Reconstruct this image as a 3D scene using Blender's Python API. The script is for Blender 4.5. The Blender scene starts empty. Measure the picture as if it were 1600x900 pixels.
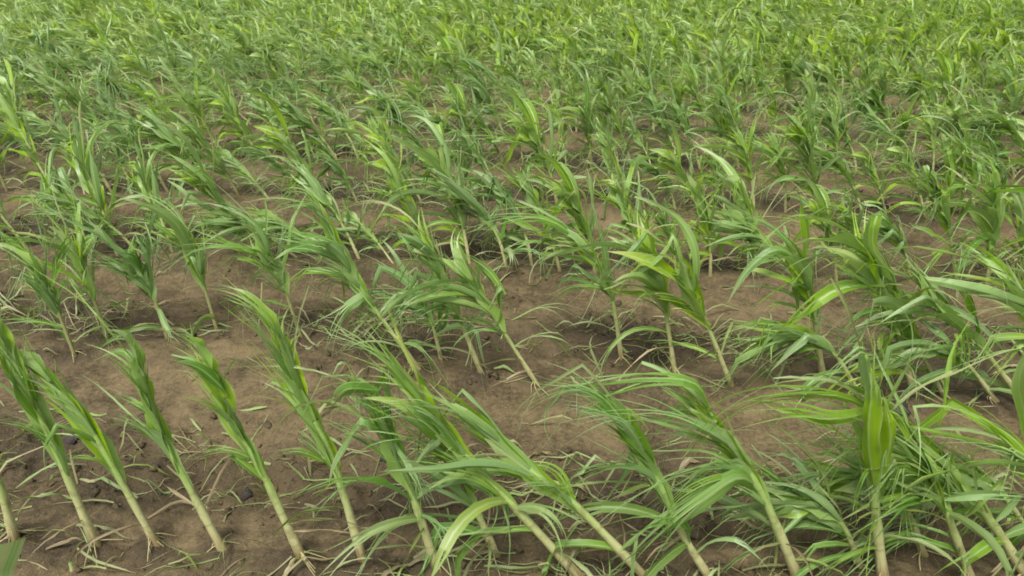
import bpy, math
import numpy as np

# ------------------------------------------------------------------ camera, sky, sun, exposure
SC = bpy.context.scene
COL = SC.collection
FPX, CX, CY = 1140.0, 800.0, 450.0
PITCH, HCAM = math.radians(25.8), 1.25
cam_data = bpy.data.cameras.new("camera")
cam_data.sensor_width = 36.0
cam_data.lens = FPX / 1600.0 * 36.0
cam_data.clip_start, cam_data.clip_end = 0.02, 2000.0
cam_data.dof.use_dof = True
cam_data.dof.focus_distance = 2.3
cam_data.dof.aperture_fstop = 6.5
cam = bpy.data.objects.new("camera", cam_data)
cam.location = (0, 0, HCAM)
cam.rotation_euler = (math.pi / 2 - PITCH, 0, 0)
COL.objects.link(cam)
SC.camera = cam

SUN_EL, SUN_AZ = math.radians(62), math.radians(205)      # azimuth clockwise from +Y
world = bpy.data.worlds.new("World")
SC.world = world
world.use_nodes = True
wn, wl = world.node_tree.nodes, world.node_tree.links
wn.clear()
sky = wn.new("ShaderNodeTexSky")
sky.sky_type = 'NISHITA'
sky.sun_disc = False
sky.sun_elevation = SUN_EL
sky.sun_rotation = SUN_AZ
sky.dust_density = 4.0
hs = wn.new("ShaderNodeHueSaturation")
hs.inputs['Saturation'].default_value = 0.12
bg = wn.new("ShaderNodeBackground")
bg.inputs['Strength'].default_value = 0.08
wo = wn.new("ShaderNodeOutputWorld")
wl.new(sky.outputs[0], hs.inputs['Color'])
wl.new(hs.outputs[0], bg.inputs['Color'])
wl.new(bg.outputs[0], wo.inputs['Surface'])

sun_data = bpy.data.lights.new("sun", 'SUN')
sun_data.energy = 1.5
sun_data.angle = math.radians(16)
sun_data.color = (1.0, 0.96, 0.9)
sun = bpy.data.objects.new("sun", sun_data)
sun.rotation_euler = (math.pi / 2 - SUN_EL, 0, math.pi - SUN_AZ)
COL.objects.link(sun)

SC.view_settings.view_transform = 'Standard'
SC.view_settings.look = 'None'
SC.view_settings.gamma = 1.0
SC.view_settings.use_curve_mapping = False
SC.view_settings.exposure = 1.5
SC.render.engine = 'CYCLES'
SC.cycles.filter_width = 1.7
SC.cycles.max_bounces = 6
SC.cycles.diffuse_bounces = 3
SC.cycles.glossy_bounces = 2
SC.cycles.transmission_bounces = 3

R_ = np.random.default_rng(11)
PHI = math.radians(5.2)
ROWD = np.array([math.cos(PHI), -math.sin(PHI), 0.0])      # along a row, to the right
ROWN = np.array([math.sin(PHI), math.cos(PHI), 0.0])       # across the rows, away
ROW0, ROWS = 1.175, 0.765                                  # first row, row spacing

# ------------------------------------------------------------------ noise and ground height
def _hash(ix, iy, seed):
    n = (ix.astype(np.int64) * 374761393 + iy.astype(np.int64) * 668265263 + seed * 974711) & 0x7fffffff
    n = ((n ^ (n >> 13)) * 1274126177) & 0x7fffffff
    n = n ^ (n >> 16)
    return (n & 0xffff) / 65535.0

def vnoise(x, y, s, seed):
    x = np.asarray(x, float) / s; y = np.asarray(y, float) / s
    ix, iy = np.floor(x), np.floor(y)
    fx, fy = x - ix, y - iy
    fx = fx * fx * (3 - 2 * fx); fy = fy * fy * (3 - 2 * fy)
    a, b = _hash(ix, iy, seed), _hash(ix + 1, iy, seed)
    c, d = _hash(ix, iy + 1, seed), _hash(ix + 1, iy + 1, seed)
    return (a * (1 - fx) + b * fx) * (1 - fy) + (c * (1 - fx) + d * fx) * fy - 0.5

def row_phase(x, y):
    """Distance beyond the nearest row line on the camera's side, in row spacings (0..1)."""
    q = (x * ROWN[0] + y * ROWN[1] - ROW0) / ROWS
    return q - np.floor(q)

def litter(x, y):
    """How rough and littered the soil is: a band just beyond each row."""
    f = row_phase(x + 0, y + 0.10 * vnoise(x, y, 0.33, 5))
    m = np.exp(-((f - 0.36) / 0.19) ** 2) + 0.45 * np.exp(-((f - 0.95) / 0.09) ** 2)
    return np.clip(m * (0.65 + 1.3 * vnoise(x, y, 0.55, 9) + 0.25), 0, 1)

def ground_h(x, y):
    x = np.asarray(x, float); y = np.asarray(y, float)
    dist = np.hypot(x, y)
    fade = np.clip(1.3 - dist / 14.0, 0.0, 1.0)
    m = litter(x, y)
    f = row_phase(x, y)
    g = np.minimum(f, 1 - f)
    h = 0.022 * np.exp(-(g / 0.13) ** 2)
    h = h - 0.018 * np.exp(-((f - 0.22) / 0.07) ** 2)
    h = h + 0.035 * vnoise(x, y, 0.6, 1) + 0.018 * vnoise(x, y, 0.17, 2)
    for sc, amp, sd in ((0.11, .009, 41), (0.055, .007, 42), (0.03, .004, 43)):
        t = np.clip((vnoise(x, y, sc, sd) + .5 * vnoise(x, y, sc * .4, sd + 5) - .02) / .10, 0, 1)
        h = h + fade * amp * (.35 + .9 * m) * t * t * (3 - 2 * t)
    h = h + fade * ((0.009 + 0.024 * m) * vnoise(x, y, 0.062, 3) + (0.004 + 0.020 * m) * vnoise(x, y, 0.031, 4)
                    + (0.003 + 0.009 * m) * vnoise(x, y, 0.016, 6))
    return h

MOUNDS = []
_flat_ground = ground_h
def ground_h(x, y):
    h = _flat_ground(x, y)
    x = np.asarray(x, float); y = np.asarray(y, float)
    for mx, my, a in MOUNDS:
        d2 = (x - mx) ** 2 + (y - my) ** 2
        h = h + a * np.exp(-d2 / 0.0014) - .45 * a * np.exp(-((np.sqrt(d2) - .06) / .02) ** 2)
    return h

def gh(x, y):
    return float(ground_h(np.array([x]), np.array([y]))[0])

# ------------------------------------------------------------------ pixels of the 1600 x 900 frame <-> places
ST, CT = math.sin(PITCH), math.cos(PITCH)
UPV, FWD = np.array([0, ST, CT]), np.array([0, CT, -ST])
EYE = np.array([0, 0, HCAM])

def ray(px, py):
    return FWD + UPV * ((CY - py) / FPX) + np.array([(px - CX) / FPX, 0, 0])

def on_ground(px, py):
    d = ray(px, py)
    z = 0.0
    for _ in range(4):
        t = (z - HCAM) / d[2]
        p = EYE + d * t
        z = gh(p[0], p[1])
    return np.array([p[0], p[1], z])

def on_row_plane(px, py, base, off=0.0):
    """The point seen at a pixel on the upright plane along the row through base, moved off metres away from the camera."""
    d = ray(px, py)
    o = base + ROWN * off
    t = np.dot(o - EYE, ROWN) / np.dot(d, ROWN)
    return EYE + d * t

def project(p):
    v = np.asarray(p) - EYE
    z = v @ FWD
    return CX + FPX * v[0] / z, CY - FPX * (v @ UPV) / z

# ------------------------------------------------------------------ materials
def new_mat(name):
    m = bpy.data.materials.new(name)
    m.use_nodes = True
    m.node_tree.nodes.clear()
    return m, m.node_tree.nodes, m.node_tree.links

class NT:
    def __init__(self, m):
        self.n, self.l = m.node_tree.nodes, m.node_tree.links
    def put(self, sock, v):
        if isinstance(v, bpy.types.NodeSocket): self.l.new(v, sock)
        elif v is not None: sock.default_value = v
    def math(self, op, a, b=None, c=None, clamp=False):
        n = self.n.new("ShaderNodeMath"); n.operation = op; n.use_clamp = clamp
        self.put(n.inputs[0], a); self.put(n.inputs[1], b)
        if c is not None: self.put(n.inputs[2], c)
        return n.outputs[0]
    def mix(self, f, a, b):
        n = self.n.new("ShaderNodeMix"); n.data_type = 'RGBA'
        self.put(n.inputs[0], f)
        for i, v in ((6, a), (7, b)):
            self.put(n.inputs[i], v if isinstance(v, bpy.types.NodeSocket) else (*v, 1.0))
        return n.outputs[2]
    def noise(self, vec, scale, detail=3.0, rough=0.55):
        n = self.n.new("ShaderNodeTexNoise")
        n.inputs['Scale'].default_value = scale; n.inputs['Detail'].default_value = detail
        n.inputs['Roughness'].default_value = rough
        if vec is not None: self.l.new(vec, n.inputs['Vector'])
        return n.outputs[0]
    def ramp(self, f, lo, hi):
        n = self.n.new("ShaderNodeMapRange"); n.interpolation_type = 'SMOOTHSTEP'
        self.put(n.inputs[0], f); n.inputs[1].default_value = lo; n.inputs[2].default_value = hi
        return n.outputs[0]

def leaf_material():
    m, n, l = new_mat("corn_leaf"); k = NT(m)
    at = n.new("ShaderNodeAttribute"); at.attribute_name = "leaf"
    sep = n.new("ShaderNodeSeparateColor"); l.new(at.outputs['Color'], sep.inputs[0])
    u, v, tint = sep.outputs[0], sep.outputs[1], sep.outputs[2]
    dry = at.outputs['Alpha']
    info = n.new("ShaderNodeObjectInfo")
    rnd = info.outputs['Random']
    comb = n.new("ShaderNodeCombineXYZ")
    l.new(k.math('MULTIPLY', u, 16.0), comb.inputs[0])
    l.new(k.math('MULTIPLY', v, 1.6), comb.inputs[1])
    l.new(k.math('MULTIPLY_ADD', rnd, 40.0, k.math('MULTIPLY', tint, 23.0)), comb.inputs[2])
    streak = k.noise(comb.outputs[0], 1.0, 3.0, 0.6)
    geo = n.new("ShaderNodeNewGeometry")
    patch = k.noise(geo.outputs['Position'], 14.0, 3.0)
    t = k.math('ADD', tint, k.math('MULTIPLY_ADD', rnd, 0.3, -0.15))
    t = k.math('ADD', t, k.math('MULTIPLY_ADD', streak, 0.5, -0.25))
    t = k.math('SUBTRACT', t, k.math('MULTIPLY', v, 0.22), clamp=True)
    c = k.mix(t, (0.100, 0.218, 0.028), (0.280, 0.430, 0.006))
    c = k.mix(k.math('MULTIPLY', k.ramp(patch, 0.42, 0.75), 0.45), c, (0.052, 0.150, 0.020))
    # pale bloom on the underside
    c = k.mix(k.math('MULTIPLY', geo.outputs['Backfacing'], 0.50), c, (0.255, 0.375, 0.165))
    # pale midrib and bleached, torn margins
    du = k.math('ABSOLUTE', k.math('SUBTRACT', u, 0.5))
    rib = k.math('SUBTRACT', 1.0, k.ramp(du, 0.03, 0.10))
    c = k.mix(k.math('MULTIPLY', rib, 0.55), c, (0.36, 0.46, 0.20))
    edge = k.math('MULTIPLY', k.ramp(du, 0.40, 0.5), k.ramp(streak, 0.42, 0.62))
    c = k.mix(k.math('MULTIPLY', edge, 0.5), c, (0.40, 0.42, 0.22))
    tip = k.math('MULTIPLY', k.ramp(v, 0.60, 1.0), k.ramp(streak, 0.38, 0.62))
    c = k.mix(k.math('MULTIPLY', tip, 0.75), c, (0.38, 0.36, 0.19))
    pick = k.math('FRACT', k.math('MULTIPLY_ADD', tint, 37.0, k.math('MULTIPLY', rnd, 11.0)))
    painted_gloss = k.math('MULTIPLY', k.ramp(pick, 0.45, 0.95), k.ramp(k.math('MULTIPLY_ADD', v, 0.35, streak), 0.45, 0.85))
    c = k.mix(k.math('MULTIPLY', painted_gloss, 0.50), c, (0.33, 0.42, 0.22))  # pale streaks paint the leaf's gloss into its colour
    c = k.mix(dry, c, k.mix(k.math('MULTIPLY_ADD', pick, 0.5, k.math('MULTIPLY', streak, 0.5)), (0.10, 0.07, 0.032), (0.47, 0.39, 0.22)))
    b = n.new("ShaderNodeBsdfPrincipled")
    l.new(c, b.inputs['Base Color'])
    b.inputs['Roughness'].default_value = 0.42
    b.inputs['Specular IOR Level'].default_value = 0.5
    bump = n.new("ShaderNodeBump"); bump.inputs['Strength'].default_value = 0.35; bump.inputs['Distance'].default_value = 0.002
    l.new(streak, bump.inputs['Height']); l.new(bump.outputs[0], b.inputs['Normal'])
    tr = n.new("ShaderNodeBsdfTranslucent")
    hsv = n.new("ShaderNodeHueSaturation"); hsv.inputs['Saturation'].default_value = 1.15; hsv.inputs['Value'].default_value = 1.35
    l.new(c, hsv.inputs['Color']); l.new(hsv.outputs[0], tr.inputs['Color'])
    mx = n.new("ShaderNodeMixShader"); mx.inputs[0].default_value = 0.36
    l.new(b.outputs[0], mx.inputs[1]); l.new(tr.outputs[0], mx.inputs[2])
    o = n.new("ShaderNodeOutputMaterial"); l.new(mx.outputs[0], o.inputs[0])
    return m

def stalk_material():
    m, n, l = new_mat("corn_stalk"); k = NT(m)
    at = n.new("ShaderNodeAttribute"); at.attribute_name = "leaf"
    sep = n.new("ShaderNodeSeparateColor"); l.new(at.outputs['Color'], sep.inputs[0])
    u, v, tint = sep.outputs[0], sep.outputs[1], sep.outputs[2]
    info = n.new("ShaderNodeObjectInfo"); rnd = info.outputs['Random']
    comb = n.new("ShaderNodeCombineXYZ")
    l.new(k.math('MULTIPLY', u, 14.0), comb.inputs[0]); l.new(k.math('MULTIPLY', v, 4.0), comb.inputs[1])
    l.new(k.math('MULTIPLY_ADD', rnd, 40.0, k.math('MULTIPLY', tint, 23.0)), comb.inputs[2])
    s = k.noise(comb.outputs[0], 1.0, 3.0)
    geo = n.new("ShaderNodeNewGeometry")
    blot = k.noise(geo.outputs['Position'], 45.0, 2.0)
    vv = k.math('ADD', v, k.math('MULTIPLY_ADD', s, 0.24, -0.12))
    c = k.mix(k.ramp(vv, 0.20, 0.82), (0.42, 0.41, 0.20), (0.21, 0.35, 0.07))
    c = k.mix(k.math('MULTIPLY', k.ramp(s, 0.45, 0.7), 0.35), c, (0.55, 0.53, 0.28))
    foot = k.math('SUBTRACT', 1.0, k.ramp(k.math('ADD', vv, k.math('MULTIPLY_ADD', blot, 0.12, -0.06)), 0.02, 0.22))
    c = k.mix(k.math('MULTIPLY', foot, k.math('MULTIPLY_ADD', tint, 0.5, 0.45)), c, (0.17, 0.085, 0.038))
    c = k.mix(k.math('MULTIPLY', k.ramp(blot, 0.50, 0.68), 0.5), c, (0.20, 0.17, 0.07))
    ring = k.ramp(k.math('FRACT', k.math('MULTIPLY_ADD', v, 3.7, rnd)), 0.90, 1.0)
    c = k.mix(k.math('MULTIPLY', ring, 0.6), c, (0.22, 0.19, 0.07))
    c = k.mix(k.math('MULTIPLY', at.outputs['Alpha'], 0.75), c, k.mix(s, (0.13, 0.135, 0.045), (0.24, 0.23, 0.09)))
    b = n.new("ShaderNodeBsdfPrincipled"); l.new(c, b.inputs['Base Color'])
    b.inputs['Roughness'].default_value = 0.45
    b.inputs['Subsurface Weight'].default_value = 0.0
    bump = n.new("ShaderNodeBump"); bump.inputs['Strength'].default_value = 0.4; bump.inputs['Distance'].default_value = 0.002
    l.new(s, bump.inputs['Height']); l.new(bump.outputs[0], b.inputs['Normal'])
    o = n.new("ShaderNodeOutputMaterial"); l.new(b.outputs[0], o.inputs[0])
    return m

def soil_material(name, light, dark, use_band):
    m, n, l = new_mat(name); k = NT(m)
    geo = n.new("ShaderNodeNewGeometry"); p = geo.outputs['Position']
    big = k.noise(p, 1.7, 4.0); mid = k.noise(p, 9.0, 5.0, 0.6); fine = k.noise(p, 70.0, 4.0, 0.65); grit = k.noise(p, 240.0, 2.0, 0.6)
    f = k.math('ADD', k.math('MULTIPLY', big, 0.9), k.math('MULTIPLY', mid, 0.75))
    f = k.ramp(k.math('MULTIPLY_ADD', fine, 0.75, f), 0.90, 1.50)
    c = k.mix(f, dark, light)
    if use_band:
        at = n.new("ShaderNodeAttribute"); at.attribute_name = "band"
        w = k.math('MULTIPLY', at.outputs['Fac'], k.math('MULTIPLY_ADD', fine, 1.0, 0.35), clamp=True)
        c = k.mix(k.math('MULTIPLY', w, 0.80), c, (0.020, 0.014, 0.008))  # littered soil, darkened further to paint shade beneath the plants
    c = k.mix(k.math('MULTIPLY', k.ramp(grit, 0.60, 0.75), 0.35), c, (0.34, 0.27, 0.17))
    c = k.mix(k.math('MULTIPLY', k.math('SUBTRACT', 1.0, k.ramp(grit, 0.28, 0.42)), 0.45), c, (0.07, 0.048, 0.028))
    b = n.new("ShaderNodeBsdfPrincipled"); l.new(c, b.inputs['Base Color'])
    l.new(k.math('MULTIPLY_ADD', f, 0.34, 0.56), b.inputs['Roughness'])
    b.inputs['Specular IOR Level'].default_value = 0.25
    bump = n.new("ShaderNodeBump"); bump.inputs['Strength'].default_value = 0.8; bump.inputs['Distance'].default_value = 0.010
    l.new(k.math('MULTIPLY_ADD', grit, 0.35, fine), bump.inputs['Height']); l.new(bump.outputs[0], b.inputs['Normal'])
    o = n.new("ShaderNodeOutputMaterial"); l.new(b.outputs[0], o.inputs[0])
    return m

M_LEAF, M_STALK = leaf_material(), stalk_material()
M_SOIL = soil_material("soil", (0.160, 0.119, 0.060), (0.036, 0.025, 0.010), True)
M_CLOD = soil_material("clod", (0.110, 0.080, 0.042), (0.040, 0.029, 0.014), False)
M_DARK = soil_material("dark_shade_clod", (0.055, 0.045, 0.042), (0.022, 0.018, 0.018), False)  # near-black soil for lumps, most of them standing in for shade

# ------------------------------------------------------------------ mesh helpers
def make_mesh(name, V, F, A, mat, smooth=True):
    """V (n,3), F (m,4) quads (last index repeated = triangle not used), A (n,4) attribute 'leaf'."""
    V = np.asarray(V, np.float32); F = np.asarray(F, np.int32)
    me = bpy.data.meshes.new(name)
    me.vertices.add(len(V)); me.vertices.foreach_set("co", V.ravel())
    k = F.shape[1]
    me.loops.add(F.size); me.loops.foreach_set("vertex_index", F.ravel())
    me.polygons.add(len(F))
    me.polygons.foreach_set("loop_start", np.arange(0, F.size, k, dtype=np.int32))
    me.polygons.foreach_set("loop_total", np.full(len(F), k, np.int32))
    if smooth: me.polygons.foreach_set("use_smooth", np.ones(len(F), bool))
    if A is not None:
        a = me.attributes.new("leaf", 'FLOAT_COLOR', 'POINT')
        a.data.foreach_set("color", np.asarray(A, np.float32).ravel())
    me.materials.append(mat)
    me.update(calc_edges=True)
    return me

def link(name, me, parent=None):
    o = bpy.data.objects.new(name, me)
    COL.objects.link(o)
    if parent is not None: o.parent = parent
    return o

def norm(v):
    v = np.asarray(v, float)
    return v / (np.linalg.norm(v) + 1e-9)

def smooth_path(P, n):
    """n+1 points evenly along a Catmull-Rom curve through P."""
    P = np.asarray(P, float)
    if len(P) == 2: P = np.array([P[0], (P[0] + P[1]) / 2, P[1]])
    Q = np.vstack([2 * P[0] - P[1], P, 2 * P[-1] - P[-2]])
    out = []
    for i in range(1, len(Q) - 2):
        for t in np.linspace(0, 1, 12, endpoint=False):
            a, b, c, d = Q[i - 1], Q[i], Q[i + 1], Q[i + 2]
            out.append(0.5 * ((2 * b) + (c - a) * t + (2 * a - 5 * b + 4 * c - d) * t * t + (3 * b - a - 3 * c + d) * t ** 3))
    out.append(P[-1])
    out = np.array(out)
    s = np.r_[0, np.cumsum(np.linalg.norm(np.diff(out, axis=0), axis=1))]
    q = np.linspace(0, s[-1], n + 1)
    return np.stack([np.interp(q, s, out[:, i]) for i in range(3)], 1)

def tube(C, rad, sides, tint, dull=0.0):
    n = len(C)
    T = np.gradient(C, axis=0); T /= np.linalg.norm(T, axis=1)[:, None] + 1e-9
    ref = norm(np.cross(T[0], [0.3, 1, 0.1]))
    V, A = [], []
    for i in range(n):
        a = norm(ref - T[i] * np.dot(ref, T[i])); b = np.cross(T[i], a); ref = a
        for j in range(sides):
            g = 2 * math.pi * j / sides
            V.append(C[i] + rad[i] * (a * math.cos(g) + 0.86 * b * math.sin(g)))
            A.append((abs(2 * j / sides - 1), i / (n - 1), tint, dull))
    F = [(i * sides + j, i * sides + (j + 1) % sides, (i + 1) * sides + (j + 1) % sides, (i + 1) * sides + j) for i in range(n - 1) for j in range(sides)]
    return np.array(V), np.array(F), np.array(A)

def blade(C, W, rng, side=None, fold=0.5, twist=0.6, ripple=0.1, split=None, tint=0.3, dry=0.0, cols=4, base_w=0.5, spread=0.05, peak=0.35, blunt=0.0):
    """A leaf blade along the path C: a folded strip, torn lengthwise into ribbons beyond the fraction split."""
    n = len(C) - 1
    T = np.gradient(C, axis=0); T /= np.linalg.norm(T, axis=1)[:, None] + 1e-9
    if side is None: side = rng.normal(size=3)
    s = norm(side - T[0] * np.dot(side, T[0]))
    S = np.zeros_like(C)
    tw0 = rng.normal() * twist
    for i in range(n + 1):
        s = norm(s - T[i] * np.dot(s, T[i]))
        a = tw0 / n
        s = norm(s * math.cos(a) + np.cross(T[i], s) * math.sin(a))
        S[i] = s
    N = np.cross(S, T)
    v = np.linspace(0, 1, n + 1)
    up = np.clip(v / peak, 0, 1); dn = np.clip((v - peak) / (1 - peak), 0, 1)
    w = W * np.where(v < peak, base_w + (1 - base_w) * np.sin(up * math.pi / 2), (1 - dn ** 1.7))
    w = np.maximum(w, W * (0.03 + blunt))
    us = np.linspace(-1, 1, cols + 1)
    ph, fr = rng.uniform(0, 6.28), rng.uniform(10, 20)
    ph2 = rng.uniform(0, 6.28)
    fo = fold * (1 - 0.5 * v)
    def vert(i, u):
        e = abs(u)
        rp = ripple * W * e * e * math.sin(ph + fr * v[i] + (ph2 if u > 0 else 0))
        return C[i] + S[i] * (u * w[i] / 2 * math.cos(fo[i])) + N[i] * (e * w[i] / 2 * math.sin(fo[i]) + rp)
    V, F, A = [], [], []
    ns = n if split is None else max(2, int(round(split * n)))
    for i in range(ns + 1):
        for u in us:
            V.append(vert(i, u)); A.append((u * .5 + .5, v[i], tint, dry))
    k = cols + 1
    F += [(i * k + j, i * k + j + 1, (i + 1) * k + j + 1, (i + 1) * k + j) for i in range(ns) for j in range(cols)]
    if ns < n:
        L = np.linalg.norm(np.diff(C, axis=0), axis=1).sum()
        for j in range(cols):
            dev = rng.normal(size=3) * spread * L; dev[2] -= abs(rng.normal()) * spread * L * 0.6
            cut = n if rng.random() < .6 else max(ns + 2, int(n * rng.uniform(.7, 1)))
            cut = min(cut, n)
            b0 = len(V)
            uc = (us[j] + us[j + 1]) / 2
            for i in range(ns, cut + 1):
                q = (i - ns) / max(1, cut - ns)
                half = (us[j + 1] - us[j]) / 2 * (1 - 0.9 * q ** 1.5)
                wide = W * 0.5 * (1 - q) ** 0.5 / max(w[i], 1e-4) if w[i] > 0 else 1
                for sg in (-1, 1):
                    u = uc * max(1.0, min(2.0, wide)) + sg * half
                    V.append(vert(i, u) + dev * q ** 1.6); A.append((u * .5 + .5, v[i], tint, dry))
            F += [(b0 + 2 * i, b0 + 2 * i + 1, b0 + 2 * i + 3, b0 + 2 * i + 2) for i in range(cut - ns)]
    A = np.array(A); A[:, 0] = np.clip(A[:, 0], 0, 1)
    return np.array(V), np.array(F), A

WIND = norm(np.array([-1.0, 0.25, 0.0]))
def blown_path(p, d, L, n, rng, wind=1.0, droop=1.0, floor=None, kink=0.0):
    """A leaf's path: starts along d, is swept by the wind and hangs with its weight."""
    p = np.array(p, float); d = norm(d)
    st = L / n
    C = [p.copy()]
    g = rng.normal(size=3) * 1.5
    g2 = rng.normal(size=3) * 3.0
    kn = int(n * rng.uniform(.3, .75)) if rng.random() < kink else -1
    for i in range(n):
        q = (i + 1) / n
        d = norm(d + (WIND * (2.6 * wind) + np.array([0, 0, -1.0]) * (0.4 + 4.2 * q) * droop + g * (0.5 + q) + g2 * max(0.0, q - .45) * 2 + rng.normal(size=3) * 1.2) * st)
        if i == kn: d = norm(d * .45 + np.array([rng.normal() * .35, rng.normal() * .35, -rng.uniform(.7, 1.3)]))
        p = p + d * st
        if floor is not None and p[2] < floor: p[2] = floor + 0.004
        C.append(p.copy())
    return np.array(C)

def corn(path, rng, scale=1.0, tint=0.45, n_leaf=5, rad=0.0105, wind=1.0, tatter=0.7, upright=False, low_dry=2, n_whorl=4, whorl_from=0.42, extra=(), detail=1.0, spread=1.0, floor=0.0, leaf_lo=0.22, leaf_w=1.0, wisps=2, whorl_w=1.0, dull=0.0, limp=0, roots=0):
    """Parts of a corn plant whose stalk and whorl follow path (base to whorl tip): list of (name, V, F, A)."""
    C = smooth_path(path, 28)
    Ltot = np.linalg.norm(np.diff(C, axis=0), axis=1).sum()
    parts = []
    ns = 17
    S = smooth_path(C[:ns], 9 if detail >= 1 else 3)
    q = np.linspace(0, 1, len(S))
    r = rad * scale * (1.0 - 0.42 * q) * (1 + 0.10 * np.sin(q * 17 + rng.uniform(0, 6)))
    r[0] *= 1.12
    parts.append(("stalk",) + tube(S, r, 8 if detail >= 1 else 4, rng.random(), dull))
    def at(t):
        f = t * 28; i = int(min(f, 27)); return C[i] + (C[i + 1] - C[i]) * (f - i)
    def tan(t):
        i = int(min(max(t * 28, 1), 27)); return norm(C[i + 1] - C[i - 1])
    az0 = rng.uniform(0, math.pi)
    nn = 12 if detail >= 1 else 5
    cols = 6 if detail >= 1 else 2
    # whorl: rolled young leaves that carry on along the stalk
    for k in range(n_whorl):
        t0 = whorl_from - .06 + 0.085 * k
        t1 = min(1.0, 0.86 + 0.08 * rng.normal() + 0.05 * k)
        idx = np.linspace(t0, max(t1, t0 + .25), nn + 1)
        P = np.array([at(min(t, 1.0)) for t in idx])
        over = np.clip(idx - 1, 0, None)[:, None] * Ltot
        P = P + tan(1.0) * over
        tg = tan(0.7)
        az = az0 + k * math.pi + rng.normal() * .5
        a = norm(np.cross(tg, [0.2, 1, 0.3])); b = np.cross(tg, a)
        dv = a * math.cos(az) + b * math.sin(az)
        vv = np.linspace(0, 1, nn + 1)[:, None]
        P = P + dv * (0.004 + 0.016 * spread * vv ** 1.1 + 0.05 * spread * abs(rng.normal()) * vv ** 3) * scale
        P = P + WIND * (0.05 * wind * vv ** 2.5) * scale * rng.uniform(.2, 1.2) + np.array([0, 0, -0.04]) * vv ** 3 * rng.uniform(0, 1.3) * scale
        parts.append(("whorl_leaf",) + blade(P, whorl_w * rng.uniform(.040, .058) * scale, rng, side=np.cross(dv, tg), fold=rng.uniform(.65, 1.05), twist=.5, ripple=.09,
                     split=rng.uniform(.25, .65) if rng.random() < tatter else None, tint=np.clip(tint + .32 + .12 * rng.normal(), 0, 1), cols=cols, base_w=.36, spread=.09, peak=.42))
    # blades: two ranks, swept down the wind
    for k in range(n_leaf):
        t0 = leaf_lo + (0.68 - leaf_lo) * (k + rng.uniform(-.2, .3)) / max(1, n_leaf - 1)
        tg = tan(t0)
        az = az0 + k * math.pi + rng.normal() * .55
        a = norm(np.cross(tg, [0.2, 1, 0.3])); b = np.cross(tg, a)
        dv = a * math.cos(az) + b * math.sin(az)
        d0 = norm(tg * rng.uniform(.7, 1.3) + dv * rng.uniform(.35, .8) * spread)
        L = rng.uniform(.24, .47) * scale * (0.75 + 0.25 * k / max(1, n_leaf - 1))
        P = blown_path(at(t0), d0, L, nn, rng, wind=wind * rng.uniform(.5, 1.3), droop=rng.uniform(.4, 1.6), floor=floor, kink=.4)
        parts.append(("leaf",) + blade(P, leaf_w * rng.uniform(.022, .040) * scale, rng, side=np.cross(dv, tg), fold=rng.uniform(.35, .9), twist=1.2, ripple=.12,
                     split=rng.uniform(.12, .5) if rng.random() < tatter else None, tint=np.clip(tint - .10 + .15 * rng.normal(), 0, 1), cols=cols, spread=.12))
    # torn ribbons flying in the wind
    for k in range(wisps):
        t0 = rng.uniform(leaf_lo, .85)
        d0 = norm(tan(t0) + rng.normal(size=3) * np.array([.45, .2, .3]))
        P = blown_path(at(t0), d0, rng.uniform(.18, .44) * scale, nn, rng, wind=wind * rng.uniform(.8, 2.0), droop=rng.uniform(.2, 2.2), floor=floor, kink=.5)
        parts.append(("torn_leaf",) + blade(P, rng.uniform(.005, .011) * scale, rng, fold=-.6, twist=2.5, ripple=.2, split=rng.uniform(.3, .7),
                     tint=np.clip(tint - .05 + .2 * rng.normal(), 0, 1), dry=rng.choice([0, .15, .35, .5]), cols=2, spread=.12))
    # limp lower leaves lying down to the soil
    for k in range(limp):
        t0 = rng.uniform(.10, .40)
        dv = norm(rng.normal(size=3) * [1, .7, .1] + np.array([-.5, -.1, .1]))
        P = blown_path(at(t0), norm(tan(t0) * .6 + dv), rng.uniform(.2, .42) * scale, nn, rng, wind=.5, droop=rng.uniform(2.2, 4.5), floor=floor, kink=.4)
        parts.append(("limp_leaf",) + blade(P, rng.uniform(.012, .028) * scale, rng, side=np.array([.2, 1, .3]), fold=.6, twist=1.5, ripple=.15, split=rng.uniform(.15, .6),
                     tint=np.clip(tint - .2 + .15 * rng.normal(), 0, 1), dry=.2 * (rng.random() < .3), cols=max(2, cols - 2), spread=.14))
    # withered bottom leaves
    for k in range(low_dry):
        t0 = rng.uniform(.10, .26)
        tg = tan(t0); dv = norm(rng.normal(size=3) * [1, .8, .2])
        P = blown_path(at(t0), norm(tg * .5 + dv), rng.uniform(.12, .26) * scale, 8, rng, wind=.6, droop=3.0, floor=floor)
        parts.append(("withered_leaf",) + blade(P, rng.uniform(.006, .013) * scale, rng, fold=.9, twist=2.5, ripple=.2, tint=.3, dry=rng.choice([.35, .7, 1.0]), cols=2))
    for k in range(roots):
        g = rng.uniform(0, 6.28); l = rng.uniform(.015, .07)
        d = np.array([math.cos(g), math.sin(g), 0])
        z0 = C[0] + tan(.03) * rng.uniform(.018, .034)
        P = smooth_path([z0, z0 + d * l * .4 + [0, 0, -.004], np.array([C[0][0], C[0][1], 0]) + d * l + [0, 0, -.006]], 5)
        v_, f_, a_ = tube(P, np.linspace(.0022, .0010, 6), 4, .8, 0.0)
        a_[:, 1] = .12
        parts.append(("brace_root", v_, f_, a_))
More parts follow.
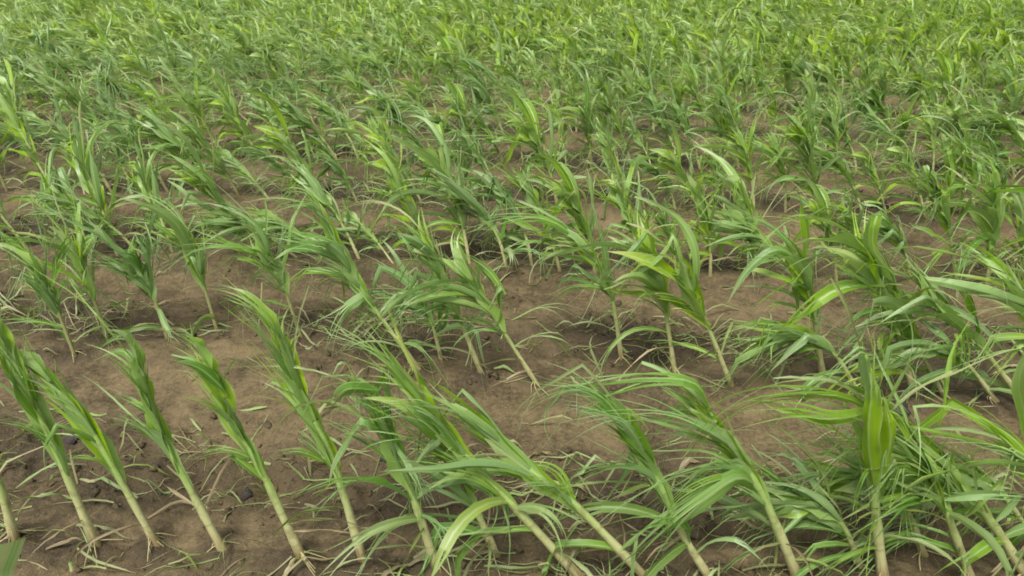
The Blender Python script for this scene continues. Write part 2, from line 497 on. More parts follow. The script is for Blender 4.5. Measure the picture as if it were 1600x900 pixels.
    for (P, W, tn) in extra:
        P = smooth_path(P, 16)
        if W < 0:     # a sound, flat leaf that faces across the row
            parts.append(("leaf",) + blade(P, -W, rng, side=np.array([1.0, -.25, 0]), fold=-.95, twist=.9, ripple=.16, tint=tn, cols=6, base_w=.6, peak=.30, split=.62, spread=.03))
            continue
        parts.append(("leaf",) + blade(P, W * .82, rng, side=rng.normal(size=3) * .3 + np.array([0, .45, 1.0]), fold=-.45, twist=.5, ripple=.06,
                     split=rng.uniform(.15, .4) if rng.random() < .9 or W > .05 else None, tint=tn, cols=6, base_w=.32, spread=.06))
    return parts

def build_plant(parts, loc):
    """Link a plant: an Empty at its foot and one mesh per part, in the plant's own frame."""
    root = bpy.data.objects.new("corn_plant", None)
    root.empty_display_size = 0.05
    root.location = loc
    COL.objects.link(root)
    for nm, V, F, A in parts:
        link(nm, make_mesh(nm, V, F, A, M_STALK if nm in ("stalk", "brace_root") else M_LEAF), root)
    return root

def tag(o, label, cat, group=None, kind=None):
    if label: o["label"] = label
    if cat: o["category"] = cat
    if group: o["group"] = group
    if kind: o["kind"] = kind
    return o

# ------------------------------------------------------------------ traced plants of the two front rows
# each: label, stalk-and-whorl pixels, options, leaves as (pixels with depth offset, width in metres, tint)
HERO = [
 ("cut-off corn plant at the left edge with only a reddish stalk foot showing", [(22, 842), (0, 760), (-40, 660), (-80, 570)], dict(rad=.011), []),
 ("corn plant with a wide pale funnel of leaves, nearest left edge in front row", [(150, 850), (92, 715), (48, 620), (-2, 520), (-40, 440)], dict(tint=.42, n_leaf=3, tatter=.4),
   [([(82, 700, 0), (45, 668, -.02), (-20, 645, -.03)], .022, .3), ([(66, 660, 0), (30, 590, -.02), (-6, 500, -.03)], .05, .2)]),
 ("slim front row corn plant with a short hanging leaf halfway up its pale stalk", [(243, 846), (178, 732), (128, 650), (60, 578), (18, 545)], dict(tint=.4, n_leaf=2, rad=.0092, low_dry=1, tatter=.5),
   [([(175, 727, 0), (140, 712, -.02), (112, 714, -.03), (98, 740, -.03)], .026, .35), ([(128, 650, 0), (62, 565, .0), (0, 470, .03)], .016, .35)]),
 ("front row corn plant with a smooth blue-green blunt top and a pale leaf thrown left", [(347, 854), (282, 735), (246, 660), (222, 585), (210, 520)], dict(tint=.25, n_leaf=2, tatter=.3, low_dry=2),
   [([(258, 695, 0), (205, 660, -.02), (150, 632, -.03)], .028, .35), ([(245, 655, 0), (200, 625, .02), (165, 610, .02)], .022, .3), ([(225, 590, 0), (190, 548, .02), (140, 565, .03)], .020, .2)]),
 ("front row corn plant with a frayed grey-green top and thin leaf arching left", [(472, 868), (412, 742), (372, 665), (338, 590), (308, 520)], dict(tint=.3, n_leaf=3),
   [([(398, 718, 0), (350, 702, -.02), (298, 704, -.03)], .020, .35), ([(352, 610, 0), (310, 575, -.02), (262, 565, -.03)], .034, .15), ([(345, 600, 0), (370, 560, .02), (430, 582, .03)], .012, .5)]),
 ("tall front row corn plant with a yellow-streaked whorl and a brownish stalk foot", [(568, 874), (522, 725), (482, 635), (445, 545), (405, 455)], dict(tint=.5, n_leaf=4, rad=.0105),
   [([(510, 722, 0), (465, 705, -.02), (418, 712, -.03)], .018, .3), ([(465, 600, 0), (430, 540, -.02), (388, 470, -.02), (375, 430, 0)], .03, .2), ([(440, 530, 0), (400, 470, .03), (335, 500, .05)], .012, .5)]),
 ("front row corn plant half hidden by its neighbour, dark leaves above a thick pale foot", [(682, 880), (645, 775), (615, 700), (592, 620), (570, 560)], dict(tint=.18, n_leaf=4, rad=.0108),
   [([(615, 690, 0), (650, 740, -.04), (668, 800, -.05)], .03, .1), ([(590, 610, 0), (540, 610, -.03), (505, 650, -.04)], .035, .1)]),
 ("corn plant behind the crossing stalks, low in the tangle of dry roots and leaves", [(778, 868), (735, 775), (700, 700), (660, 640)], dict(tint=.25, n_leaf=4, rad=.0095, low_dry=4), []),
 ("long steeply leaning corn plant with a bright yellow-green whorl across the photo's middle", [(912, 902), (800, 788), (722, 706), (655, 612), (575, 530)], dict(tint=.62, n_leaf=5, rad=.0108, n_whorl=5),
   [([(795, 785, 0), (742, 745, -.03), (660, 728, -.05), (560, 745, -.06)], .020, .5), ([(730, 715, 0), (660, 640, -.04), (560, 645, -.06)], .036, .3),
    ([(690, 660, 0), (600, 560, -.03), (520, 520, -.03), (450, 505, 0)], .026, .25), ([(650, 620, 0), (590, 540, -.02), (545, 500, 0)], .03, .35), ([(700, 690, 0), (640, 640, -.06), (600, 600, -.06)], .04, .3)]),
 ("leaning corn plant with a pale clasped leaf base, stalk crossing the bottom edge mid-photo", [(1018, 905), (905, 795), (832, 738), (745, 655), (672, 575)], dict(tint=.38, n_leaf=3, rad=.0105),
   [([(900, 790, 0), (860, 730, .02), (770, 720, .03)], .03, .5), ([(850, 750, 0), (760, 720, -.03), (690, 730, -.04), (640, 760, -.05)], .026, .4)]),
 ("corn plant whose stalk foot is crossed by its neighbour's torn blue-green leaf", [(1112, 900), (1065, 832), (1025, 745), (985, 665), (945, 600)], dict(tint=.25, n_leaf=3, rad=.0095),
   [([(1010, 715, 0), (960, 640, -.02), (900, 590, 0), (825, 570, .02)], .04, .3),
    ([(1000, 700, 0), (940, 620, -.03), (880, 610, -.03), (800, 660, -.04)], .028, .2), ([(960, 640, 0), (915, 640, -.04), (900, 665, -.05)], .022, .05)]),
 ("corn plant whose arched pale leaf bends over left above bare soil", [(1250, 898), (1192, 775), (1140, 690), (1100, 630), (1060, 575)], dict(tint=.42, n_leaf=4, rad=.0115, low_dry=3),
   [([(1183, 758, 0), (1150, 748, -.04), (1080, 795, -.07), (1000, 845, -.08), (925, 900, -.09)], .058, .10), ([(1175, 750, 0), (1120, 728, -.03), (1060, 760, -.06), (1000, 790, -.06)], .030, .12), ([(1112, 640, 0), (1085, 598, -.02), (1010, 590, -.03), (900, 602, -.04), (800, 570, -.03)], .034, .12), ([(1180, 755, 0), (1120, 750, -.05), (1050, 790, -.08), (1040, 860, -.08)], .025, .25),
    ([(1120, 660, 0), (1060, 640, .03), (1005, 700, .04)], .03, .3)]),
 ("upright corn plant with a broad glossy grass-green leaf standing straight up", [(1382, 902), (1368, 790), (1368, 700), (1374, 620), (1376, 530)], dict(tint=.75, n_leaf=3, rad=.0112, wind=.8, tatter=.7, wisps=6, limp=3),
   [([(1366, 760, -.03), (1356, 690, -.06), (1362, 610, -.07), (1376, 528, -.06)], -.048, .80), ([(1376, 750, -.02), (1392, 690, -.04), (1384, 640, -.05), (1368, 600, -.05)], -.040, .95),
    ([(1368, 640, 0), (1300, 618, -.04), (1180, 622, -.07), (1085, 680, -.09), (1030, 800, -.1)], .028, .3), ([(1362, 640, -.03), (1352, 545, -.06), (1318, 560, -.07), (1280, 612, -.07)], .052, .10),
    ([(1370, 720, 0), (1345, 760, -.07), (1320, 830, -.09)], .022, .2), ([(1380, 640, 0), (1300, 655, -.05), (1240, 640, -.06), (1120, 630, -.06)], .04, .5)]),
 ("stringy corn plant in the crowded right front, beside the upright broad-leaved one", [(1520, 902), (1490, 830), (1462, 760), (1430, 690), (1385, 630)], dict(tint=.55, n_leaf=6, rad=.009),
   [([(1450, 750, 0), (1400, 690, -.03), (1380, 740, -.06), (1385, 850, -.07)], .014, .35), ([(1440, 720, 0), (1395, 640, 0), (1300, 640, -.02)], .03, .6)]),
 ("thick leaning corn stalk entering the front row near the right bottom corner", [(1610, 898), (1548, 815), (1490, 750), (1440, 690), (1395, 640)], dict(tint=.6, n_leaf=5, rad=.0115),
   [([(1500, 770, 0), (1450, 745, -.04), (1420, 790, -.05)], .022, .2), ([(1470, 780, -.03), (1540, 772, -.05), (1640, 775, -.05)], .026, .25)]),
 ("corn plant reaching in from the right edge with yellowish leaves above the corner", [(1760, 915), (1690, 810), (1630, 740), (1570, 690), (1500, 650)], dict(tint=.7, n_leaf=6, rad=.011), 
   [([(1630, 740, 0), (1580, 680, 0), (1520, 640, .02), (1460, 640, .03)], .035, .8)]),
 # second row
 ("small second row corn plant nearest the left edge, leaves knotted over its stalk", [(118, 558), (88, 480), (64, 430), (40, 370)], dict(tint=.3, n_leaf=5), []),
 ("second row corn plant with a mustard-yellow streaked whorl", [(168, 528), (142, 455), (120, 400), (98, 345)], dict(tint=.62, n_leaf=4), []),
 ("dark green second row corn plant with thin bent stalk and blue-green bunched leaves", [(262, 528), (240, 465), (215, 415), (190, 355)], dict(tint=.05, n_leaf=6, rad=.0085), 
   [([(225, 430, 0), (205, 390, -.02), (165, 400, -.02)], .028, .05)]),
 ("vivid green fan-topped corn plant fourth in the second row", [(338, 508), (318, 445), (300, 395), (282, 335)], dict(tint=.5, n_leaf=5), 
   [([(300, 395, 0), (230, 345, -.02), (140, 352, -.03)], .022, .2)]),
 ("bushy second row corn plant with drooping leaves left of the diagonal stalk", [(470, 520), (440, 440), (415, 390), (390, 335)], dict(tint=.4, n_leaf=6), []),
 ("corn plant with a long diagonal stalk pointing to the tall front plant", [(655, 572), (575, 468), (542, 415), (520, 365), (490, 300)], dict(tint=.35, n_leaf=4, rad=.0088),
   [([(535, 395, 0), (500, 375, -.02), (400, 360, -.02)], .05, .1), ([(530, 385, 0), (490, 320, 0), (440, 290, 0)], .035, .15), ([(520, 370, 0), (475, 296, .02), (400, 305, .03)], .022, .3)]),
 ("upright pale stalked corn plant with forked dry roots in the second row", [(752, 586), (715, 490), (690, 425), (668, 370), (648, 315)], dict(tint=.42, n_leaf=4, rad=.0088, low_dry=4),
   [([(735, 450, 0), (700, 470, -.04), (650, 490, -.06), (640, 520, -.06)], .02, .1)]),
 ("corn plant leaning close beside the forked-root one, thin pale stalk", [(842, 600), (785, 515), (745, 450), (715, 400), (690, 360)], dict(tint=.45, n_leaf=4, rad=.0082), 
   [([(790, 460, 0), (760, 420, .02), (700, 380, .03)], .028, .4), ([(800, 500, 0), (850, 480, -.03), (900, 490, -.04), (960, 540, -.04)], .016, .4)]),
 ("corn plant with long grey leaves streaming left over open soil", [(972, 560), (958, 475), (935, 415), (900, 365), (850, 335)], dict(tint=.55, n_leaf=5, rad=.0085),
   [([(915, 385, 0), (860, 345, -.02), (780, 340, -.03), (690, 360, -.03)], .03, .12), ([(950, 450, 0), (890, 450, -.03), (840, 480, -.04)], .02, .2)]),
 ("corn plant crossed by a straight blade pointing down left, yellow tips above", [(1055, 578), (1042, 500), (1030, 430), (1010, 370), (990, 325)], dict(tint=.72, n_leaf=4, rad=.0085), 
   [([(1012, 362, -.02), (985, 395, -.05), (935, 440, -.07)], .026, .1)]),
 ("corn plant with a glowing lime whorl on a clean slanting stalk", [(1145, 602), (1108, 515), (1080, 455), (1058, 405), (1020, 345)], dict(tint=.85, n_leaf=3, rad=.0088),
   [([(1085, 470, 0), (1060, 430, -.02), (1030, 420, -.02)], .03, .2)]),
 ("corn plant with pale blue leaf hooked down toward the bare soil", [(1288, 590), (1272, 495), (1258, 435), (1242, 385), (1215, 345)], dict(tint=.5, n_leaf=5), 
   [([(1250, 410, 0), (1215, 390, -.03), (1170, 420, -.05), (1135, 475, -.06)], .035, .08), ([(1245, 390, 0), (1200, 350, 0), (1130, 320, 0)], .022, .2)]),
 ("corn plant with the broadest yellow-green whorl of the second row's right half", [(1428, 622), (1402, 520), (1385, 450), (1360, 400), (1300, 335)], dict(tint=.85, n_leaf=4, rad=.009, n_whorl=5, scale=1.1),
   [([(1375, 440, -.01), (1365, 390, -.03), (1320, 345, -.03)], .07, .9), ([(1380, 450, 0), (1320, 420, -.03), (1260, 390, -.04)], .03, .1)]),
 ("thin straight stalk standing just behind the broad yellow-green whorl", [(1478, 618), (1425, 525), (1398, 470), (1360, 410)], dict(tint=.5, n_leaf=4, rad=.008), 
   [([(1400, 490, -.02), (1460, 478, -.04), (1520, 500, -.04), (1580, 560, -.02)], .026, .2), ([(1395, 480, 0), (1340, 495, -.03), (1290, 540, -.05)], .03, .1)]),
 ("corn plant with reddish lower stalk slanting in at the right edge", [(1612, 632), (1535, 545), (1480, 490), (1440, 445), (1400, 395)], dict(tint=.45, n_leaf=4, rad=.0095), []),
 ("collapsed corn plant sprawling left behind the upright broad-leaved one's foot", [(1348, 884), (1312, 815), (1250, 785), (1160, 800)], dict(tint=.3, n_leaf=5, rad=.008, limp=6), []),
 ("collapsed corn plant with leaves hanging like strings right of the upright broad-leaved one", [(1448, 866), (1412, 790), (1350, 750), (1270, 770)], dict(tint=.4, n_leaf=6, rad=.008, limp=6), []),
 ("flattened corn plant whose pale leaves lie over the stalks near the right corner", [(1618, 850), (1560, 770), (1480, 735), (1390, 770)], dict(tint=.25, n_leaf=6, rad=.008, limp=5), []),
 ("broken corn plant lying left in the second row, beyond the arched pale leaf", [(1345, 612), (1300, 550), (1235, 525), (1160, 560)], dict(tint=.3, n_leaf=6, rad=.0075, limp=6), []),
 ("broken corn plant sagging under the reddish slanting stalk in the second row", [(1562, 622), (1500, 560), (1430, 545), (1360, 580)], dict(tint=.35, n_leaf=6, rad=.0075, limp=6), []),
 ("sagging dark corn plant in shade left of the forked-root plant", [(690, 560), (672, 500), (640, 470), (600, 490)], dict(tint=.05, n_leaf=6, rad=.0075, limp=6), []),
 ("tangled corn plant at the right edge beyond the reddish slanting stalk", [(1720, 640), (1650, 545), (1610, 480), (1575, 430), (1540, 390)], dict(tint=.75, n_leaf=5), 
   [([(1610, 480, 0), (1570, 430, -.02), (1540, 420, -.02)], .04, .8)]),
]

# ------------------------------------------------------------------ ground: one sheet to the horizon
def build_ground():
    yv = [-0.6]
    while yv[-1] < 900:
        y = yv[-1]
        d = max(abs(y), 0.9)
        yv.append(y + (0.0065 * d if y < 14 else 0.05 * d))
    yv = np.r_[-900, -200, -60, -20, -8, -3, -1.4, np.array(yv)]
    core = np.linspace(-1, 1, 460)
    step = [0.01, 0.03, 0.08, 0.2, 0.5, 1.2, 3, 8, 22, 60, 200, 700]
    u = np.r_[-1 - np.cumsum(step)[::-1], core, 1 + np.cumsum(step)]
    U, Y = np.meshgrid(u, yv)
    X = U * (1.1 + 0.72 * np.clip(Y, 0.3, 60))
    Z = ground_h(X, Y)
    Z = np.where((np.abs(U) > 1.05) | (Y < -0.7) | (Y > 40), np.minimum(Z, 0.012) * 0.3 - 0.002, Z)
    V = np.stack([X, Y, Z], -1).reshape(-1, 3)
    ny, nx = X.shape
    i = np.arange(ny - 1)[:, None] * nx + np.arange(nx - 1)[None, :]
    F = np.stack([i, i + 1, i + 1 + nx, i + nx], -1).reshape(-1, 4)
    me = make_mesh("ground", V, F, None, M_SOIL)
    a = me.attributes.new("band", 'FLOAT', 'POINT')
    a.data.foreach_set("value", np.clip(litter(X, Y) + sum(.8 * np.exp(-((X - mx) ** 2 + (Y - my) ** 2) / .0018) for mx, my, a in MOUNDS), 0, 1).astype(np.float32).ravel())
    tag(link("ground", me), None, None, kind="structure")
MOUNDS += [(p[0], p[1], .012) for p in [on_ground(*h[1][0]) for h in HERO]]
build_ground()

PLANTS = []     # (root, base, row, label or None)
SPOTS = {}      # taken spots along each row
def row_of(p):
    return int(round((np.dot(p, ROWN) - ROW0) / ROWS)) + 1

GROUP = "wind-bent corn plants in rows"
for i, (label, px, opt, ex) in enumerate(HERO):
    rng = np.random.default_rng(100 + i + (300 if i == 29 else 0))
    base = on_ground(*px[0])
    pts = [on_row_plane(x, y, base, 0.0) - base for x, y in px]
    pts[0] = np.array([0, 0, -0.012])
    k = row_of(base)
    extra = [([on_row_plane(x, y, base, o) - base for x, y, o in P], W, tn) for P, W, tn in ex]
    o = dict(opt); o.setdefault('n_leaf', 4)
    if i == 4: o['wisps'] = 0
    if i == 9: o['wisps'] = 1
    if k == 1:
        o.setdefault('spread', .5); o.setdefault('leaf_w', .75); o.setdefault('whorl_from', .38); o.setdefault('leaf_lo', .34)
    if 6 <= i < 16: o.setdefault('wisps', 9 if i >= 10 else 6); o['n_leaf'] += 2; o['dull'] = .15
    if i < 16: o['rad'] = o.get('rad', .0105) * 1.08
    if i < 6: o['tint'] = o.get('tint', .4) + .06; o['whorl_w'] = .92; o['n_whorl'] = 7; o['leaf_w'] = .6; o['limp'] = 0; o['tatter'] = 1.0
    if 16 <= i < 21: o['dull'] = .9; o['rad'] = .0072
    if i < 6: o['n_leaf'] = max(0, o['n_leaf'] - 2)
    if i >= 16: o['n_leaf'] += 3; o['wisps'] = 7; o['whorl_w'] = 1.3; o.setdefault('dull', .4); o.setdefault('leaf_lo', .36); o.setdefault('limp', 2)
    o.setdefault('limp', 1 if i < 6 else (4 if i >= 10 else 3)); o['roots'] = 5 if i < 16 else 3
    root = build_plant(corn(pts, rng, extra=extra, **o), base)
    tag(root, label, "corn plant", GROUP)
    SPOTS.setdefault(k, []).append(float(np.dot(base, ROWD)))

# the near plant below the frame, one leaf of it in the bottom left corner
rng = np.random.default_rng(77)
base = np.array([-0.46, 0.52, 0.0]); base[2] = gh(base[0], base[1])
parts = corn([[0, 0, -.01], [-.02, .0, .1], [-.06, 0, .2], [-.11, -.02, .27]], rng, n_leaf=1, n_whorl=2, scale=.7, tatter=0, wisps=0)
c1 = on_row_plane(4, 850, np.array([0, 0.84, 0])) - base
c0 = on_row_plane(-14, 935, np.array([0, 0.82, 0])) - base
P = smooth_path([np.array([-.03, .02, .12]), c0 * .55 + np.array([-.01, .02, .06]), c0, c1], 18)
parts.append(("leaf",) + blade(P, .088, rng, side=np.array([-1., 0, .1]), fold=.25, twist=.1, ripple=.05, tint=.05, base_w=.35, peak=.7, blunt=.75))
root = build_plant(parts, base)
tag(root, "corn plant below the photo, one blunt blue-green leaf end in the bottom left corner", "corn plant", GROUP)

# ------------------------------------------------------------------ the rows behind: prototypes, copies, then one mass
def proto_path(rng, lean, height, curve):
    d = np.array([-math.sin(lean), rng.normal() * .12 + .05, math.cos(lean)])
    P = [np.array([0, 0, -.012])]
    p = P[0].copy(); a = lean
    for j in range(4):
        p = p + np.array([-math.sin(a), d[1], math.cos(a)]) * height / 4
        P.append(p.copy()); a += curve
    return P

LOOKS = [  # words, tint, lean, curve, scale, leaves, wind, tatter
 ("upright bright green", .62, .10, .10, 1.0, 5, .6, .6), ("left-leaning lime", .80, .45, .06, 1.0, 4, 1.1, .6),
 ("blue-green bent", .05, .35, .22, 1.0, 6, 1.2, .7), ("tall slender", .42, .25, .12, 1.15, 4, 1.0, .6),
 ("short bushy", .45, .15, .10, .82, 7, .8, .7), ("shredded trailing", .30, .40, .20, 1.05, 5, 1.5, 1.0),
 ("yellowish upright", .92, .14, .10, .95, 5, .7, .6), ("dark green drooping", .00, .28, .26, .95, 6, 1.0, .8),
 ("low flattened", .35, .70, .12, .95, 5, 1.3, .8), ("spreading fresh green", .55, .22, .10, 1.05, 7, .7, .5),
 ("sparse thin-leaved", .38, .30, .15, .9, 3, 1.2, .9), ("pale grey-green", .15, .38, .14, 1.0, 5, 1.2, .8),
]
PROTO = []
for i in range(36):
    words, tint, lean, curve, sc, nl, wd, tt = LOOKS[i % 12]
    rng = np.random.default_rng(500 + i)
    P = proto_path(rng, lean + rng.normal() * .05, .47 * sc, curve + rng.normal() * .03)
    parts = corn(P, rng, scale=sc * rng.uniform(.95, 1.05), tint=tint, n_leaf=nl + 3, wind=wd, tatter=tt, rad=.008, low_dry=2, floor=.01, leaf_lo=.20, wisps=7, dull=.5, limp=3, whorl_w=1.35, n_whorl=5)
    lite = corn(P, np.random.default_rng(500 + i), scale=sc, tint=tint + .32, n_leaf=nl + 4, wind=wd, tatter=tt * .8, rad=.008, low_dry=0, n_whorl=4, detail=.5, floor=.01, leaf_lo=.06, leaf_w=1.0, wisps=6, whorl_w=1.3, dull=.8, limp=3)
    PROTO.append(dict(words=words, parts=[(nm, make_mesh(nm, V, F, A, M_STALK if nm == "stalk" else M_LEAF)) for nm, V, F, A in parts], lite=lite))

cand, mass = [], []
for k in range(0, 30):
    rng = np.random.default_rng(9000 + k)
    c = ROW0 + ROWS * (k - 1)
    half = 1.5 + .80 * max(c, 0)
    x = -half
    while x < half:
        x += (.14 if k < 5 else .120 if k < 9 else .088) * rng.uniform(.75, 1.3)
        if rng.random() < (.12 if k in (3, 4) else .05): continue
        if k in SPOTS and min(abs(x - q) for q in SPOTS[k]) < .09: continue
        p = ROWD * x + ROWN * (c + rng.normal() * .018 + (.02 if k > 2 else 0))
        if p[1] < .25 and abs(p[0]) < 1.2: continue
        px, py = project(np.array([p[0], p[1], 0]))
        seen = p[1] > .6 and -25 < px < 1625 and py < 925
        if k in (1, 2) and p[1] > .3 and -60 < px < 1680: continue
        if k < 1 and py < 1500: continue
        j = int(rng.integers(0, 36))
        if px > 800 and k < 9 and rng.random() < .45: j = int(rng.choice([0, 4, 6, 9, 12, 16, 18, 21]))
        if px < 700 and k < 14 and rng.random() < .4: j = int(rng.choice([1, 5, 8, 11, 13, 17, 20, 23]))
        rec = (k, x, p, j, np.clip(1 + .12 * rng.normal(), .72, 1.25), rng.normal() * .42, px)
        (cand if seen and k >= 3 else mass).append(rec)
cand.sort(key=lambda r: (r[0], r[6]))
N_IND = 300 - len(HERO) - 1
# whole rows while they fit: the nearest ones show largest
last = 0
for k in range(3, 40):
    if sum(1 for r in cand if r[0] <= k) <= N_IND: last = k
ind = [r for r in cand if r[0] <= last]
rest = [r for r in cand if r[0] > last]
more = sorted([r for r in rest if r[0] == last + 1], key=lambda r: r[6])[:N_IND - len(ind)]
ind += more
rest = [r for r in rest if not any(r is q for q in more)]
mass += rest

ORD = "first second third fourth fifth sixth seventh eighth ninth tenth eleventh twelfth".split()
TENS = {2: "twenty", 3: "thirty", 4: "forty", 5: "fifty", 6: "sixty", 7: "seventy"}
def ordinal(n):
    if n <= 12: return ORD[n - 1]
    if n < 20: return {13: "thirteenth", 14: "fourteenth", 15: "fifteenth", 16: "sixteenth", 17: "seventeenth", 18: "eighteenth", 19: "nineteenth"}[n]
    t, u = divmod(n, 10)
    if u == 0: return TENS[t][:-1] + "ieth"
    return TENS[t] + "-" + ORD[u - 1]

count = {}
for k, x, p, j, s, rz, px in ind:
    count[k] = count.get(k, 0) + 1
    root = bpy.data.objects.new("corn_plant", None)
    root.empty_display_size = .05
    root.location = (p[0], p[1], gh(p[0], p[1]))
    root.rotation_euler = (0, 0, rz); root.scale = (s, s, s)
    COL.objects.link(root)
    for nm, me in PROTO[j]['parts']:
        link(nm, me, root)
    tag(root, f"{PROTO[j]['words']} corn plant, {ordinal(count[k])} from the left edge in the {ordinal(k)} row back", "corn plant", GROUP)

# everything farther off or out of the photo: one mass of corn
VV, FF, AA, SV, SF, SA = [], [], [], [], [], []
nv = sv = 0
far = np.random.default_rng(4)
P_all = np.array([r[2] for r in mass])
Z_all = ground_h(P_all[:, 0], P_all[:, 1])
for q, (k, x, p, j, s, rz, px) in enumerate(mass):
    cz, sz = math.cos(rz) * s, math.sin(rz) * s
    M = np.array([[cz, -sz, 0], [sz, cz, 0], [0, 0, s]])
    tn = far.normal() * .12
    for e, (nm, V, F, A) in enumerate(PROTO[j]['lite']):
        if k > 13 and nm in ('torn_leaf', 'limp_leaf') and (k > 18 or e % 2): continue
        W = V @ M.T + np.array([p[0], p[1], Z_all[q]])
        A2 = A.copy(); A2[:, 2] = np.clip(A2[:, 2] + tn, 0, 1)
        if nm == "stalk": SV.append(W); SF.append(F + sv); SA.append(A2); sv += len(W)
        else: VV.append(W); FF.append(F + nv); AA.append(A2); nv += len(W)
nF, nS = sum(map(len, FF)), sum(map(len, SF))
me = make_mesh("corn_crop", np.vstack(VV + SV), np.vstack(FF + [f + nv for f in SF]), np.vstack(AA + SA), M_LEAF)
me.materials.append(M_STALK)
mi = np.zeros(nF + nS, np.int32); mi[nF:] = 1
me.polygons.foreach_set("material_index", mi)
tag(link("corn_crop", me), "dense green corn rows running together toward the top of the field", "corn", kind="stuff")
open("/tmp/info.txt","w").write(repr((len(ind),last,len(mass),nF+nS)))
print("individuals", len(ind) + len(HERO) + 1, "rows", last, "mass", len(mass), "faces", nF + nS)

# ------------------------------------------------------------------ litter on the soil
def scatter(n, ymax, want, rng, power=1.0):
    """n ground spots, denser near the camera, kept where want(x, y) beats a dice roll."""
    X, Y = [], []
    while len(X) < n:
        y = .75 + (ymax - .75) * rng.random(4000) ** (1 + power)
        x = (rng.random(4000) * 2 - 1) * (.6 + .78 * y)
        ok = want(x, y) > rng.random(4000)
        X += list(x[ok]); Y += list(y[ok])
    X, Y = np.array(X[:n]), np.array(Y[:n])
    return X, Y, ground_h(X, Y)

def ico():
    t = (1 + 5 ** .5) / 2
    V = np.array([(-1, t, 0), (1, t, 0), (-1, -t, 0), (1, -t, 0), (0, -1, t), (0, 1, t), (0, -1, -t), (0, 1, -t), (t, 0, -1), (t, 0, 1), (-t, 0, -1), (-t, 0, 1)], float)
    F = np.array([(0, 11, 5), (0, 5, 1), (0, 1, 7), (0, 7, 10), (0, 10, 11), (1, 5, 9), (5, 11, 4), (11, 10, 2), (10, 7, 6), (7, 1, 8), (3, 9, 4), (3, 4, 2), (3, 2, 6), (3, 6, 8), (3, 8, 9), (4, 9, 5), (2, 4, 11), (6, 2, 10), (8, 6, 7), (9, 8, 1)])
    return V / np.linalg.norm(V[0]), F
IV, IF = ico()

rng = np.random.default_rng(21)
X, Y, Z = scatter(10000, 7.5, lambda x, y: litter(x, y) ** 1.3 + .02, rng, .6)
CV, CF = [], []
for i in range(len(X)):
    r = .0025 + .011 * rng.random() ** 5
    V = IV * (1 + .4 * rng.normal(size=(12, 1))) * np.array([1, 1, .7]) * r * rng.uniform(.8, 1.3, 3)
    CV.append(V + [X[i], Y[i], Z[i] + r * .1]); CF.append(IF + 12 * i)
tag(link("soil_crumbs", make_mesh("soil_crumbs", np.vstack(CV), np.vstack(CF), None, M_CLOD, False)), "loose brown soil crumbs and small clods lying between the corn rows", "soil", kind="stuff")

def strips(name, n, ymax, want, rng, L, W, dry, tint, lift, label, cat):
    X, Y, Z = scatter(n, ymax, want, rng, .6)
    VV, FF, AA = [], [], []; nv = 0
    for i in range(n):
        a = rng.normal() * .7 + (math.pi if rng.random() < .5 else 0); l = rng.uniform(*L) * (0.6 + .4 * rng.random())
        d = np.array([math.cos(a), math.sin(a), 0]); e = np.array([-d[1], d[0], 0])
        q = np.linspace(-.5, .5, 6)
        C = np.array([X[i], Y[i], 0]) + d * (q[:, None] * l) + e * ((q ** 2)[:, None] * l * rng.normal() * .22)
        C[:, 2] = ground_h(C[:, 0], C[:, 1]) + .004 + abs(rng.normal()) * lift * np.cos(q * math.pi + rng.normal() * .8).clip(0)
        V, F, A = blade(C, rng.uniform(*W), rng, side=e + np.array([0, 0, rng.normal() * .5]), fold=.5, twist=1.5, ripple=.2, dry=rng.uniform(*dry), tint=rng.uniform(*tint), cols=2, base_w=.7)
        VV.append(V); FF.append(F + nv); AA.append(A); nv += len(V)
    tag(link(name, make_mesh(name, np.vstack(VV), np.vstack(FF), np.vstack(AA), M_LEAF)), label, cat, kind="stuff")

strips("straw_litter", 3400, 8.0, lambda x, y: litter(x, y) ** 1.7 * np.clip(.5 + 2.2 * vnoise(x, y, .22, 77), 0, 1) + .008, np.random.default_rng(31), (.03, .15), (.001, .0048), (.65, 1.0), (.0, 1.0), .008,
       "pale dry straw and root shreds scattered on the soil between rows", "straw")
strips("leaf_shreds", 3000, 8.5, lambda x, y: litter(x, y) ** 1.4 + .01, np.random.default_rng(32), (.05, .24), (.002, .011), (.0, .8), (.0, .6), .03,
       "torn green leaf shreds lying along the foot of the corn rows", "leaf litter")

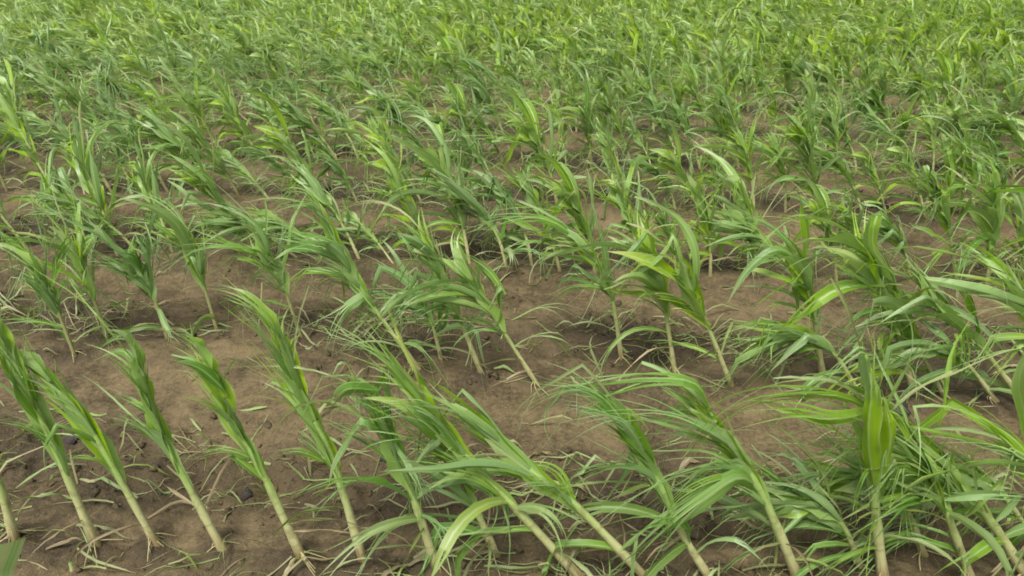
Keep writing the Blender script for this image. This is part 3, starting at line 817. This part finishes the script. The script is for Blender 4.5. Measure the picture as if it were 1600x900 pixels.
# pieces of litter one can pick out
def dry_leaf(px, py, ang, L, W, dry, label, lift=.012):
    rng = np.random.default_rng(int(px * 7 + py))
    c = on_ground(px, py)
    d = np.array([math.cos(ang), math.sin(ang), 0]); e = np.array([-d[1], d[0], 0])
    q = np.linspace(-.5, .5, 9)
    C = c + d * (q[:, None] * L) + e * ((q ** 2)[:, None] * L * rng.normal() * .6)
    C[:, 2] = ground_h(C[:, 0], C[:, 1]) + .006 + lift * np.cos(q * math.pi)
    o = c.copy()
    V, F, A = blade(C - o, W, rng, side=e + np.array([0, 0, .5]), fold=.4, twist=1., ripple=.2, dry=dry, tint=.3, cols=4, base_w=.6, split=.7)
    ob = link("dry_leaf", make_mesh("dry_leaf", V, F, A, M_LEAF))
    ob.location = o
    tag(ob, label, "dead leaf", "dead leaf scraps on the soil")
for a in [(845, 712, -.1, .075, .020, 1, "pale crumpled leaf scrap on open soil right of the long leaning stalk"),
          (912, 772, -.5, .05, .010, 1, "small straw-coloured chip beside the clasped leaf base of the leaning stalk"),
          (108, 855, .1, .09, .008, 1, "thin curved straw at the foot of the pale funnel-leaved plant"),
          (640, 890, .5, .22, .012, .9, "long tan strip slanting between two stalk feet at the bottom edge"),
          (730, 840, .5, .26, .013, .6, "greenish straw strip lying against the thick pale stalk foot"),
          (300, 795, .1, .16, .007, 1, "thin root-like straw running behind the blunt-topped plant's stalk"),
          (1075, 735, .2, .06, .016, 1, "tan scrap near the huge folded blue-green leaf"),
          (455, 890, .9, .04, .012, 1, "tiny white flake on wet soil at the bottom, below the frayed plant"),
          (1390, 632, .0, .14, .012, .8, "curved whitish leaf strip behind the upright broad-leaved plant"),
          (250, 430, .4, .05, .014, 1, "pale flake beside the dark green second row plant"),
          (1480, 395, .1, .16, .012, 1, "flat straw piece on bare soil at the right, beyond the second row"),
          (820, 588, .4, .12, .007, 1, "forked straw beside the thin leaning second row stalk")]:
    dry_leaf(*a)

def clod(px, py, r, dark, label):  # most dark ones are added where the ground only shows shadow
    rng = np.random.default_rng(int(px * 3 + py))
    V, F = IV.copy(), IF
    # one subdivision, then knocked about
    E = {}; V = list(V); F2 = []
    def mid(a, b):
        k = (min(a, b), max(a, b))
        if k not in E: E[k] = len(V); V.append(norm(V[a] + V[b]))
        return E[k]
    for a, b, c in F:
        ab, bc, ca = mid(a, b), mid(b, c), mid(c, a)
        F2 += [(a, ab, ca), (b, bc, ab), (c, ca, bc), (ab, bc, ca)]
    V = np.array(V)
    V = V * (1 + .16 * rng.normal(size=(len(V), 1))) * np.array([1.35, 1.0, .75]) * r
    c = on_ground(px, py)
    ob = link("soil_clod", make_mesh("soil_clod", V, np.array(F2), None, M_DARK if dark else M_CLOD, False))
    ob.location = c + [0, 0, r * .35]
    ob.rotation_euler = (0, 0, rng.uniform(0, 6))
    tag(ob, label, "clod", "single soil clods")
for a in [(292, 528, .022, True, "black clod standing for shade behind the frayed-topped front plant"),
          (688, 478, .030, True, "dark bluish clod standing for shade under drooping leaves left of the forked-root plant"),
          (118, 688, .020, True, "dark clod standing for shade between the two leftmost whole front plants"),
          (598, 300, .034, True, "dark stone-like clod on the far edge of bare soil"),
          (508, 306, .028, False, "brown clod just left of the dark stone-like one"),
          (1405, 640, .026, True, "dark clod standing for shade in the hollow behind the upright broad-leaved plant"),
          (385, 775, .014, True, "grey-black clod standing for shade left of the frayed plant's stalk"),
          (1375, 325, .040, True, "large dark clod standing for shade beyond the broad yellow-green whorl"),
          (940, 300, .030, True, "dark clod standing for shade under hanging leaves beyond the grey streaming leaves"),
          (605, 715, .018, True, "small black clod standing for shade beside the half hidden front stalk")]:
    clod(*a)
